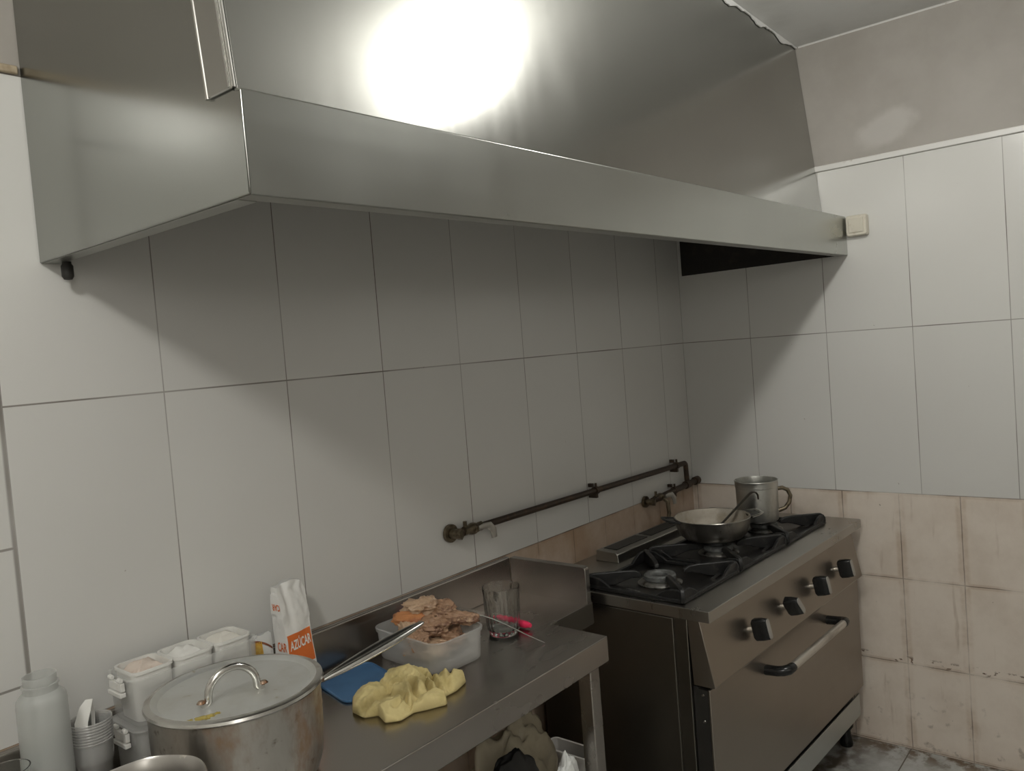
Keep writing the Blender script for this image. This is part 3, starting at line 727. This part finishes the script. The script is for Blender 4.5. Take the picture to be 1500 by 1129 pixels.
def patch(name, mat, u0, u1, v0, v1, off, tilt=0):
    b = B(); nu, nv = 24, 14
    vs = [bagpt(u0 + (u1 - u0) * i / nu, v0 + (v1 - v0) * j / nv + tilt * (i / nu) * (j / nv), off) for j in range(nv + 1) for i in range(nu + 1)]
    b.add(vs, [(j * (nu + 1) + i, j * (nu + 1) + i + 1, (j + 1) * (nu + 1) + i + 1, (j + 1) * (nu + 1) + i) for j in range(nv) for i in range(nu)])
    return b.make(name, mat, sbag)
tag(patch('label_panel', M['orange'], .03, .97, .30, .575, .0006, .012), 'orange label')
def lettering(name, text, mat, u0, u1, v0, vh, off, rot=False, slope=0, parent=None, bold=.0):
    cu = bpy.data.curves.new('tmp', 'FONT'); cu.body = text; cu.size = 1; cu.resolution_u = 3; cu.offset = bold
    to = bpy.data.objects.new('tmp', cu); COL.objects.link(to)
    bpy.context.view_layer.update()
    me = to.evaluated_get(bpy.context.evaluated_depsgraph_get()).to_mesh()
    vs = [tuple(v.co) for v in me.vertices]; fs = [tuple(p.vertices) for p in me.polygons]
    xs = [v[0] for v in vs]; ys = [v[1] for v in vs]; x0, x1, y0 = min(xs), max(xs), min(0, min(ys)); y1 = .72
    to.to_mesh_clear(); bpy.data.objects.remove(to); bpy.data.curves.remove(cu)
    b = B(); out = []
    for v in vs:
        fx = (v[0] - x0) / (x1 - x0); fy = (v[1]) / y1
        if rot: fx, fy = 1 - fx, 1 - fy
        out.append(bagpt(u0 + (u1 - u0) * fx, v0 + vh * fy + slope * fx, off))
    b.add(out, fs)
    return b.make(name, mat, parent or sbag)
lettering('label_lettering', 'AZÚCAR', M['print_white'], .09, .92, .445, .080, .0013, slope=.012, bold=.025)
lettering('side_lettering', 'CAR', M['orange'], 3.30, 3.98, .445, .075, .0010, bold=.02)
lettering('upper_lettering', 'CAR', M['orange'], 3.22, 3.99, .79, .055, .0014, rot=True, bold=.02)

pk = tag(empty('snack_packet', (-2.150, -.044, TZ + .0005), -.15), 'small yellow and white packet behind the pot lid, left of the sugar bag', 'packet')
b = B(); rings = []
for j in range(13):
    v = j / 12; hw = .027 - .002 * v; hd = .012 * sin(pi * min(1, .12 + v * .86)) + .0015
    rings.append([(hw * cos(a) * (1.05 if abs(cos(a)) > .5 else 1), hd * sin(a) + .0006 * sin(9 * a + v * 9), v * .160 + .002 * sin(5 * a) * v) for a in [2 * pi * k / 28 for k in range(28)]])
b.loft(rings).make('pouch', M['white_bag'], pk)
def pkpatch(name, mat, x0, x1, z0, z1, bow=0):
    b = B(); vs = []; n = 10
    for j in range(n + 1):
        for i in range(n + 1):
            x = x0 + (x1 - x0) * i / n; z = z0 + (z1 - z0) * j / n - bow * (i / n) ** 2
            v = min(1, max(0, z / .160)); hw = .027 - .002 * v; hd = .012 * sin(pi * min(1, .12 + v * .86)) + .0015
            c_ = max(-1, min(1, x / (hw * 1.05)))
            vs.append((x, -(hd * sqrt(max(0, 1 - c_ * c_)) + .0012), z))
    b.add(vs, [(j * (n + 1) + i, j * (n + 1) + i + 1, (j + 1) * (n + 1) + i + 1, (j + 1) * (n + 1) + i) for j in range(n) for i in range(n)])
    b.make(name, mat, pk)
pkpatch('yellow_print', M['yellow_pack'], -.024, .000, .05, .146)
pkpatch('brown_stripe', M['brown_print'], -.022, .024, .146, .151, .024)
pkpatch('blue_spot', M['blue_print'], .006, .012, .108, .115)

# ------------------------------------------------------------------ bottle, cups, spoons, tumbler at the left
bo = tag(empty('plastic_bottle', (-2.622, -.135, TZ + .0005)), 'tall milky plastic bottle without cap, near the left end by the wall', 'bottle')
B().lathe([(0, 0), (.034, 0), (.038, .006), (.0385, .05), (.0385, .214), (.0372, .224), (.032, .231), (.0265, .235), (.0265, .244), (.0285, .2445), (.0285, .2475), (.0255, .248), (.0255, .262), (.0235, .262), (.0235, .236), (.030, .229), (.0352, .222), (.0365, .212), (.0365, .008), (.033, .003), (0, .003)], 48).make('bottle_wall', M['milky_plastic'], bo)
NC = 8; ordn = ['lowest', 'second from the bottom', 'third from the bottom', 'fourth from the bottom', 'fourth from the top', 'third from the top', 'second from the top', 'topmost']
CX, CY = -2.541, -.112
for i in range(NC):
    z = TZ + .0005 + .0050 * i
    c = B().lathe([(0, .0), (.0225, 0), (.0238, .002), (.0305, .072), (.0326, .0745), (.0340, .110), (.0352, .1112), (.0350, .1128), (.0333, .1122), (.0316, .0752), (.0298, .073), (.0230, .003), (.022, .0012), (0, .0012)], 40)
    o = c.make('plastic_cup', M['cup_plastic'], None, loc=(CX, CY, z))
    B().lathe([(.0340, .1085), (.0356, .1106), (.0358, .1124), (.0350, .1136), (.0336, .1124)], 40).make('cup_rim', M['cup_rim'], o)
    tag(o, f'{ordn[i]} clear plastic cup of the nested stack beside the milky bottle', 'cup', 'stacked clear plastic cups')
ct = TZ + .0005 + .0050 * (NC - 1) + .025
def flatware(name, pts, ws, label):
    e = tag(empty(name, pts[0]), label, 'spoon', 'white plastic spoons in the top cup')
    b = B(); P0 = Vector(pts[0]); rr = []
    vv = [Vector(p) - P0 for p in pts]
    side = Vector((.75, -.62, 0)).normalized()
    for i, p in enumerate(vv):
        t = (vv[min(i + 1, len(vv) - 1)] - vv[max(i - 1, 0)]).normalized(); nrm = side.cross(t).normalized()
        rr.append([tuple(p + side * ws[i] + nrm * .0008), tuple(p - side * ws[i] + nrm * .0008), tuple(p - side * ws[i] - nrm * .0008), tuple(p + side * ws[i] - nrm * .0008)])
    b.loft(rr).make('spoon_handle', M['white_plastic'], e, bevel=.0004)
    bl = B(); rings = []
    for t_ in (0, .2, .5, .8, 1):
        hw = .008 * sin(pi * (.12 + .8 * t_)); rings.append([(side * (hw * cos(a)) + Vector((0, 0, -.002 + .022 * t_)) + side.cross(Vector((0, 0, 1))) * (.002 * sin(a))) for a in [2 * pi * k / 12 for k in range(12)]])
    bl.loft([[tuple(p) for p in r] for r in rings]).make('spoon_bowl', M['white_plastic'], e, loc=(0, 0, -.021))
flatware('plastic_spoon', [(CX - .014, CY - .004, ct + .026), (CX - .019, CY - .006, ct + .060), (CX - .016, CY - .002, ct + .086), (CX - .004, CY + .004, ct + .110), (CX + .004, CY + .006, ct + .120)], [.006, .009, .011, .010, .006], 'broad white plastic spoon handle sticking up from the cups')
flatware('plastic_spoon', [(CX + .004, CY + .006, ct + .026), (CX + .008, CY + .009, ct + .07), (CX + .010, CY + .010, ct + .10), (CX + .009, CY + .010, ct + .112)], [.003, .003, .003, .0025], 'thin white plastic spoon handle, right of the broad one in the cups')
tu = tag(empty('glass_tumbler', (-2.668, -.106, TZ + .0005)), 'small glass tumbler at the far left edge beside the milky bottle', 'glass')
tu.location = (-2.698, -.180, TZ + .0005)
B().lathe([(0, 0), (.026, 0), (.028, .003), (.034, .144), (.0345, .146), (.0325, .146), (.026, .012), (0, .010)], 40).make('tumbler_wall', M['glass'], tu)

# ------------------------------------------------------------------ tub of meat
TX, TY = -1.766, -.172
tub = tag(empty('food_container', (TX, TY, TZ + .0005), radians(-4)), 'translucent plastic tub piled with cooked meat, on the table', 'container')
hx, hy, h = .083, .124, .078
b = B(); b.loft([rrect(hx - .010, hy - .010, .028, 0), rrect(hx - .006, hy - .006, .032, .005), rrect(hx - .001, hy - .001, .036, h - .010), rrect(hx + .002, hy + .002, .038, h - .009), rrect(hx + .003, hy + .003, .038, h - .001), rrect(hx + .001, hy + .001, .037, h),
                 rrect(hx - .002, hy - .002, .034, h), rrect(hx - .0035, hy - .0035, .032, h - .012), rrect(hx - .009, hy - .009, .029, .007), rrect(hx - .016, hy - .016, .026, .003)])
b.make('container_wall', M['frosted_plastic'], tub)
def chunk(name, a, dd, z, size, mat, label, seed, rz=0, tl=(0, 0), rough=.25):
    loc = Vector((TX, TY, z)) + RT * a + FW * dd
    bm = bmesh.new(); bmesh.ops.create_icosphere(bm, subdivisions=5, radius=1.0)
    for v in bm.verts:
        n = v.co.normalized(); sq = Vector((n.x, n.y, n.z)); mx = max(abs(n.x), abs(n.y), abs(n.z)); sq = n.lerp(n / mx, .35)
        dsp = 1 + rough * 1.3 * fbm(n * 1.6 + Vector((seed, seed * 2.3, 1)), 4) + rough * .55 * (ridge(n * 3.0 + Vector((seed * 3.1, 2, seed))) - .6)
        fib = rough * .22 * noise.noise(Vector((n.x * 2.0, n.y * 11, n.z * 11)) + Vector((seed, 0, 0)))
        v.co = Vector((sq.x * size[0], sq.y * size[1], sq.z * size[2])) * (dsp + fib)
    me = bpy.data.meshes.new(name); bm.to_mesh(me); bm.free(); me.materials.append(mat)
    for p_ in me.polygons: p_.use_smooth = True
    o = bpy.data.objects.new(name, me); COL.objects.link(o); o.location = loc
    o.rotation_euler = (tl[0], tl[1], atan2(RT.y, RT.x) + rz)
    return tag(o, label, 'meat', 'cooked meat pieces in the tub')
chunk('meat_piece', .0, -.030, .878, (.058, .034, .022), M['meat_pale'], 'pale meat piece low in the tub, seen through its front wall', 1.3)
chunk('meat_piece', -.012, .050, .882, (.060, .030, .026), M['meat'], 'meat piece buried at the back of the tub under the pile', 8.1, .1)
chunk('meat_piece', .055, .010, .890, (.030, .045, .022), M['meat'], 'dark meat piece sunk inside the tub below the longest piece', 2.2, .3)
chunk('meat_piece', -.042, -.026, .918, (.028, .024, .022), M['meat_pale'], 'stringy meat piece at the front left of the pile, beside the handle tip', 3.4, .5, (.2, .3), .32)
chunk('meat_piece', -.018, -.062, .907, (.024, .020, .017), M['meat'], 'small gristly meat piece lowest at the front of the pile', 4.9, -.4, (.3, 0), .38)
chunk('meat_piece', .014, -.012, .926, (.040, .026, .018), M['meat'], 'tan meat slab in the middle of the pile above the dark gap', 5.7, .2, (.35, .1), .3)
chunk('meat_piece', .076, .004, .936, (.048, .019, .013), M['meat'], 'long meat piece reaching over the right rim of the tub', 6.6, -.12, (.2, .12), .3)
chunk('meat_piece', -.046, .002, .944, (.040, .020, .012), M['skin'], 'smooth brown strip of pork rind on the left of the pile', 7.3, .12, (.5, .1), .14)
chunk('meat_piece', .030, .034, .950, (.038, .030, .018), M['meat'], 'ragged meat piece behind the slab, right of the topmost one', 9.2, -.2, (.1, .2), .34)
chunk('meat_piece', -.018, .030, .962, (.038, .028, .017), M['meat_pale'], 'topmost meat piece crowning the pile', 10.4, .2, (.25, -.1), .36)

# thin steel skewer from the tub to the table, knife with pink handle, ribbed glass
sk = tag(empty('skewer', (-1.563, -.374, TZ + .002)), 'thin bent steel rod reaching from the meat tub to the table', 'skewer')
SO = Vector((-1.563, -.374, TZ + .002))
spt = [Vector(p) - SO for p in ((-1.668, -.236, .927), (-1.650, -.250, .9245), (-1.636, -.272, .915), (-1.618, -.297, .8995), (-1.590, -.338, .871), (-1.563, -.374, .8475))]
B().tube(spt, [.003, .0032, .0032, .003, .0028, .0018], 8, flat=.6).make('skewer_rod', M['handle_steel'], sk)
kn = tag(empty('knife', (-1.49, -.20, TZ + .001)), 'knife with bright pink plastic handle lying behind the ribbed glass', 'knife')
ka, kb = Vector((-1.503, -.282, .857)), Vector((-1.496, -.160, .857)); kt = Vector((-1.512, -.026, .866)); KO = Vector((-1.49, -.20, TZ + .001))
n = 10; pts = [ka.lerp(kb, i / n) - KO for i in range(n + 1)]
B().tube(pts, [.006, .0105, .0115, .0112, .0105, .0108, .0108, .0105, .0102, .0095, .008], 14, flat=.85).make('handle', M['pink'], kn)
b = B(); rings = []
for t_ in (0, .2, .5, .8, 1):
    p = kb.lerp(kt, t_) - KO; hw = .011 * (1 - .55 * t_ ** 2)
    rings.append([tuple(p + Vector((-.0009, 0, hw * .9))), tuple(p + Vector((.0009, 0, hw * .9))), tuple(p + Vector((.0002, 0, -hw * .8))), tuple(p + Vector((-.0002, 0, -hw * .8)))])
b.loft(rings).make('blade', M['polished'], kn)
gl = tag(empty('drinking_glass', (-1.553, -.232, TZ + .0005)), 'ribbed clear drinking glass standing before the pink knife handle', 'glass')
rib = lambda a, z: (.0011 * cos(18 * a) if .014 < z < .098 else 0)
pr = [(0, 0), (.036, 0), (.039, .003), (.0405, .010), (.042, .016), (.0455, .055), (.0475, .095), (.0482, .102), (.0495, .124), (.0493, .1255), (.0480, .1255), (.0462, .100), (.0455, .090), (.0435, .055), (.040, .022), (.036, .014), (.020, .012), (0, .012)]
B().lathe(pr, 108, wob=lambda a, z: rib(a, z)).make('glass_wall', M['glass'], gl)

# blue plastic sheet and yellow cloth
bl = tag(empty('cutting_mat', (-1.955, -.135, TZ + .0005)), 'blue plastic lid lying flat under the pot handle and yellow cloth', 'lid')
cpts = [(-1.862, -.098), (-1.915, -.245), (-2.060, -.190), (-2.030, -.040), (-1.905, -.040)]
cc = Vector((-1.955, -.135))
def smoothpoly(pts, r=.25, n=5):
    out = []; m = len(pts)
    for i in range(m):
        a, b_, c_ = Vector(pts[i - 1]), Vector(pts[i]), Vector(pts[(i + 1) % m])
        p0 = b_.lerp(a, r); p2 = b_.lerp(c_, r)
        for k in range(n + 1):
            t_ = k / n; out.append(p0 * (1 - t_) ** 2 + b_ * 2 * t_ * (1 - t_) + p2 * t_ ** 2)
    return out
cpts = [(-1.868, -.060), (-1.910, -.238), (-2.056, -.205), (-2.018, -.030)]
ring = smoothpoly(cpts, .16)
def scl(s_, z): return [((p.x - cc.x) * s_, (p.y - cc.y) * s_, z) for p in ring]
B().loft([scl(.99, 0), scl(1, .001), scl(1, .0045), scl(.985, .006), scl(.95, .006), scl(.94, .0035)]).make('mat_sheet', M['blue_mat'], bl)

clo = tag(empty('cleaning_cloth', (-1.950, -.285, TZ)), 'crumpled yellow cleaning cloth on the table in front of the blue lid', 'cloth')
outl = [Vector(p) for p in ((-2.078, -.252), (-2.040, -.205), (-1.990, -.180), (-1.945, -.200), (-1.905, -.172), (-1.872, -.190), (-1.858, -.236), (-1.872, -.282), (-1.850, -.312), (-1.822, -.338), (-1.842, -.362), (-1.884, -.374), (-1.918, -.372), (-1.946, -.404), (-1.985, -.384), (-2.010, -.368), (-2.050, -.372), (-2.074, -.350), (-2.058, -.310), (-2.082, -.292))]
c0 = Vector((-1.950, -.285))
def out_r(a):
    d_ = Vector((cos(a), sin(a))); best = .02
    m = len(outl)
    for i in range(m):
        p, q_ = outl[i] - c0, outl[(i + 1) % m] - c0; e = q_ - p
        den = d_.x * e.y - d_.y * e.x
        if abs(den) < 1e-9: continue
        t_ = (p.x * e.y - p.y * e.x) / den; s_ = (p.x * d_.y - p.y * d_.x) / den
        if t_ > 0 and -.001 <= s_ <= 1.001: best = max(best, t_)
    return best
NA, NR = 260, 60; rad = [out_r(2 * pi * k / NA) for k in range(NA)]
rad = [(rad[k - 1] + 2 * rad[k] + rad[(k + 1) % NA]) / 4 for k in range(NA)]
def lump(x, y, cx, cy, sx, sy, ang):
    dx, dy = x - cx, y - cy; ca, sa = cos(ang), sin(ang); p = dx * ca + dy * sa; q_ = -dx * sa + dy * ca
    return exp(-(p / sx) ** 2 - (q_ / sy) ** 2)
CREASE = [(-2.075, -.285, -1.985, -.262, .45, .006), (-1.985, -.262, -1.950, -.270, .35, .005), (-1.975, -.335, -1.935, -.285, .45, .006), (-1.945, -.355, -1.915, -.300, .40, .005),
          (-1.930, -.375, -1.890, -.300, .40, .006), (-1.895, -.300, -1.880, -.215, .28, .006), (-2.010, -.350, -1.985, -.300, .35, .005), (-2.040, -.345, -2.000, -.335, .25, .005),
          (-1.955, -.240, -1.925, -.300, .35, .005), (-1.875, -.345, -1.845, -.318, .30, .005), (-1.90, -.36, -1.868, -.29, .22, .008)]
def cloth_h(x, y, t_):
    # broad folds lying across one another, with sharp valleys between them
    f1 = lump(x, y, -2.02, -.235, .055, .030, .55)       # upper left flap
    f2 = lump(x, y, -2.035, -.325, .050, .030, -.2)      # lower left roll
    f3 = lump(x, y, -1.905, -.235, .040, .055, .3)       # big middle hump
    f4 = lump(x, y, -1.865, -.335, .030, .048, .9)       # right wing
    f5 = lump(x, y, -1.965, -.375, .045, .022, -.1)      # front roll
    f6 = lump(x, y, -1.945, -.310, .020, .060, .4)
    hgt = max(.9 * f1, .85 * f2, 1.15 * f3, .95 * f4, .75 * f5, .8 * f6)
    srt = sorted((.9 * f1, .85 * f2, 1.15 * f3, .95 * f4, .75 * f5, .8 * f6))
    valley = exp(-((srt[-1] - srt[-2]) / .10) ** 2)
    w_ = .20 * (ridge((x * 21 + 3, y * 21, .5), 4) - .55) + .07 * fbm((x * 60, y * 60, 3))
    for (ax_, ay_, bx_, by_, dep, wd) in CREASE:
        ex, ey = bx_ - ax_, by_ - ay_; t2 = max(0, min(1, ((x - ax_) * ex + (y - ay_) * ey) / (ex * ex + ey * ey)))
        dist = sqrt((x - ax_ - ex * t2) ** 2 + (y - ay_ - ey * t2) ** 2) + .0015 * noise.noise(Vector((x * 90, y * 90, 7)))
        w_ -= dep * exp(-(dist / wd) ** 2)
        w_ += dep * .35 * exp(-((dist - wd * 2) / wd) ** 2)
    edge = min(1, (1 - t_) / .05); edge = sqrt(max(0, 1 - (1 - edge) ** 2))
    return .004 + .036 * max(.13, .22 + .62 * hgt - .30 * valley + w_) * edge
b = B(); vs = [Vector((0, 0, cloth_h(c0.x, c0.y, 0)))]
for j in range(1, NR + 1):
    t_ = j / NR
    for k in range(NA):
        a = 2 * pi * k / NA; x = c0.x + rad[k] * t_ * cos(a); y = c0.y + rad[k] * t_ * sin(a)
        vs.append(Vector((x - c0.x, y - c0.y, cloth_h(x, y, t_))))
for k in range(NA):
    a = 2 * pi * k / NA; vs.append(Vector((rad[k] * .97 * cos(a), rad[k] * .97 * sin(a), .0006)))
fs = [(0, 1 + k, 1 + (k + 1) % NA) for k in range(NA)]
fs += [(1 + j * NA + k, 1 + (j + 1) * NA + k, 1 + (j + 1) * NA + (k + 1) % NA, 1 + j * NA + (k + 1) % NA) for j in range(NR) for k in range(NA)]
fs += [tuple(1 + NR * NA + k for k in range(NA))]
b.add(vs, fs).make('cloth_folds', M['cloth'], clo, angle=80)

# ------------------------------------------------------------------ under the table
def bag(name, c, size, mat, label, seed, amp=.28, cat='plastic bag', rot=0):
    bm = bmesh.new(); bmesh.ops.create_icosphere(bm, subdivisions=5, radius=1.0)
    for v in bm.verts:
        n = v.co.normalized()
        dsp = 1 + amp * (ridge(n * 1.5 + Vector((seed, seed, 0)), 4) - .6) + amp * .5 * fbm(n * 2 + Vector((0, seed, 5)))
        v.co = Vector((n.x * size[0], n.y * size[1], max(n.z, -.8) * size[2])) * dsp
    me = bpy.data.meshes.new(name); bm.to_mesh(me); bm.free(); me.materials.append(mat)
    for p_ in me.polygons: p_.use_smooth = True
    zmin = min(v.co.z for v in me.vertices)
    o = bpy.data.objects.new(name, me); COL.objects.link(o); o.location = (c[0], c[1], c[2] - zmin); o.rotation_euler = (0, 0, rot)
    return tag(o, label, cat)
bag('plastic_bag', (-1.625, -.285, .207), (.165, .070, .225), M['khaki_bag'], 'khaki plastic bag bulging on the shelf under the table', 2.0, .30)
bag('plastic_bag', (-1.572, -.420, .207), (.052, .030, .200), M['white_bag'], 'small white plastic bag tucked by the table leg, on the lower shelf', 5.0, .17)
bag('rubbish_bag', (-1.775, -.415, .207), (.120, .036, .250), M['black_bag'], 'black bin bag in front on the shelf under the table', 7.7, .12)
tr = tag(empty('plastic_crate', (-1.395, -.300, .207)), 'pale grey plastic crate edge behind the table leg, beside the white bag', 'crate')
b = B(); b.loft([rrect(.026, .070, .012, 0), rrect(.029, .074, .014, .262), rrect(.034, .079, .016, .264), rrect(.034, .079, .016, .276), rrect(.027, .072, .012, .276), rrect(.023, .067, .01, .004)])
b.make('crate_wall', M['grey_tray'], tr)

# ------------------------------------------------------------------ lamps
def lamp(x, y, z, power, r, label, fill_pendant=False):
    e = tag(empty('ceiling_lamp', (x, y, CEIL)), label, 'lamp', 'bare ceiling lamps')
    B().lathe([(0, -.0005), (.045, -.0005), (.045, -.012), (.03, -.02), (0, -.02)], 24).make('lamp_base', M['lamp_body'], e)
    if fill_pendant: B().tube([(0, 0, -.018), (0, 0, z - CEIL + r + .03)], .004, 8).make('fill_lamp_cord', M['lamp_body'], e)
    ld_ = bpy.data.lights.new('bulb', 'POINT'); ld_.energy = power; ld_.shadow_soft_size = r; ld_.color = (1.0, .985, .935)
    lo = bpy.data.objects.new('bulb', ld_); COL.objects.link(lo); lo.parent = e; lo.location = (0, 0, z - CEIL)
lamp(-3.50, -1.22, 2.52, 30, .085, 'bare bulb on the ceiling over the left end of the table')
lamp(-1.31, -1.19, 2.52, 16, .055, 'bare bulb on the ceiling in front of the cooker')

lamp(-4.05, -3.05, 2.18, 21, .28, 'added fill bulb hanging low behind the viewer', True)  # added fill light, brightens the shaded wall under the hood

# ------------------------------------------------------------------ world, camera, view
wd = bpy.data.worlds.new('World'); SC.world = wd; wd.use_nodes = True
wd.node_tree.nodes['Background'].inputs[0].default_value = (.5, .5, .5, 1); wd.node_tree.nodes['Background'].inputs[1].default_value = .02

cam = bpy.data.cameras.new('Camera'); co = bpy.data.objects.new('Camera', cam); COL.objects.link(co)
r_ = Vector((0.63316794, -0.77004804, -0.07825845)); u_ = Vector((0.08473259, -0.03154085, 0.99590439)); f_ = Vector((0.76936256, 0.63720577, -0.04527751))
mt = Matrix((r_, u_, -f_)).transposed().to_4x4(); mt.translation = Vector((-3.11744861, -1.62043613, 1.58886333))
co.matrix_world = mt
cam.sensor_fit = 'HORIZONTAL'; cam.sensor_width = 36; cam.lens = 28.3158; cam.clip_start = .02
SC.camera = co
SC.view_settings.view_transform = 'Standard'; SC.view_settings.look = 'None'; SC.view_settings.gamma = 1
SC.view_settings.exposure = 0.12
SC.cycles.use_denoising = True
SC.cycles.max_bounces = 12; SC.cycles.transmission_bounces = 12; SC.cycles.sample_clamp_indirect = 6
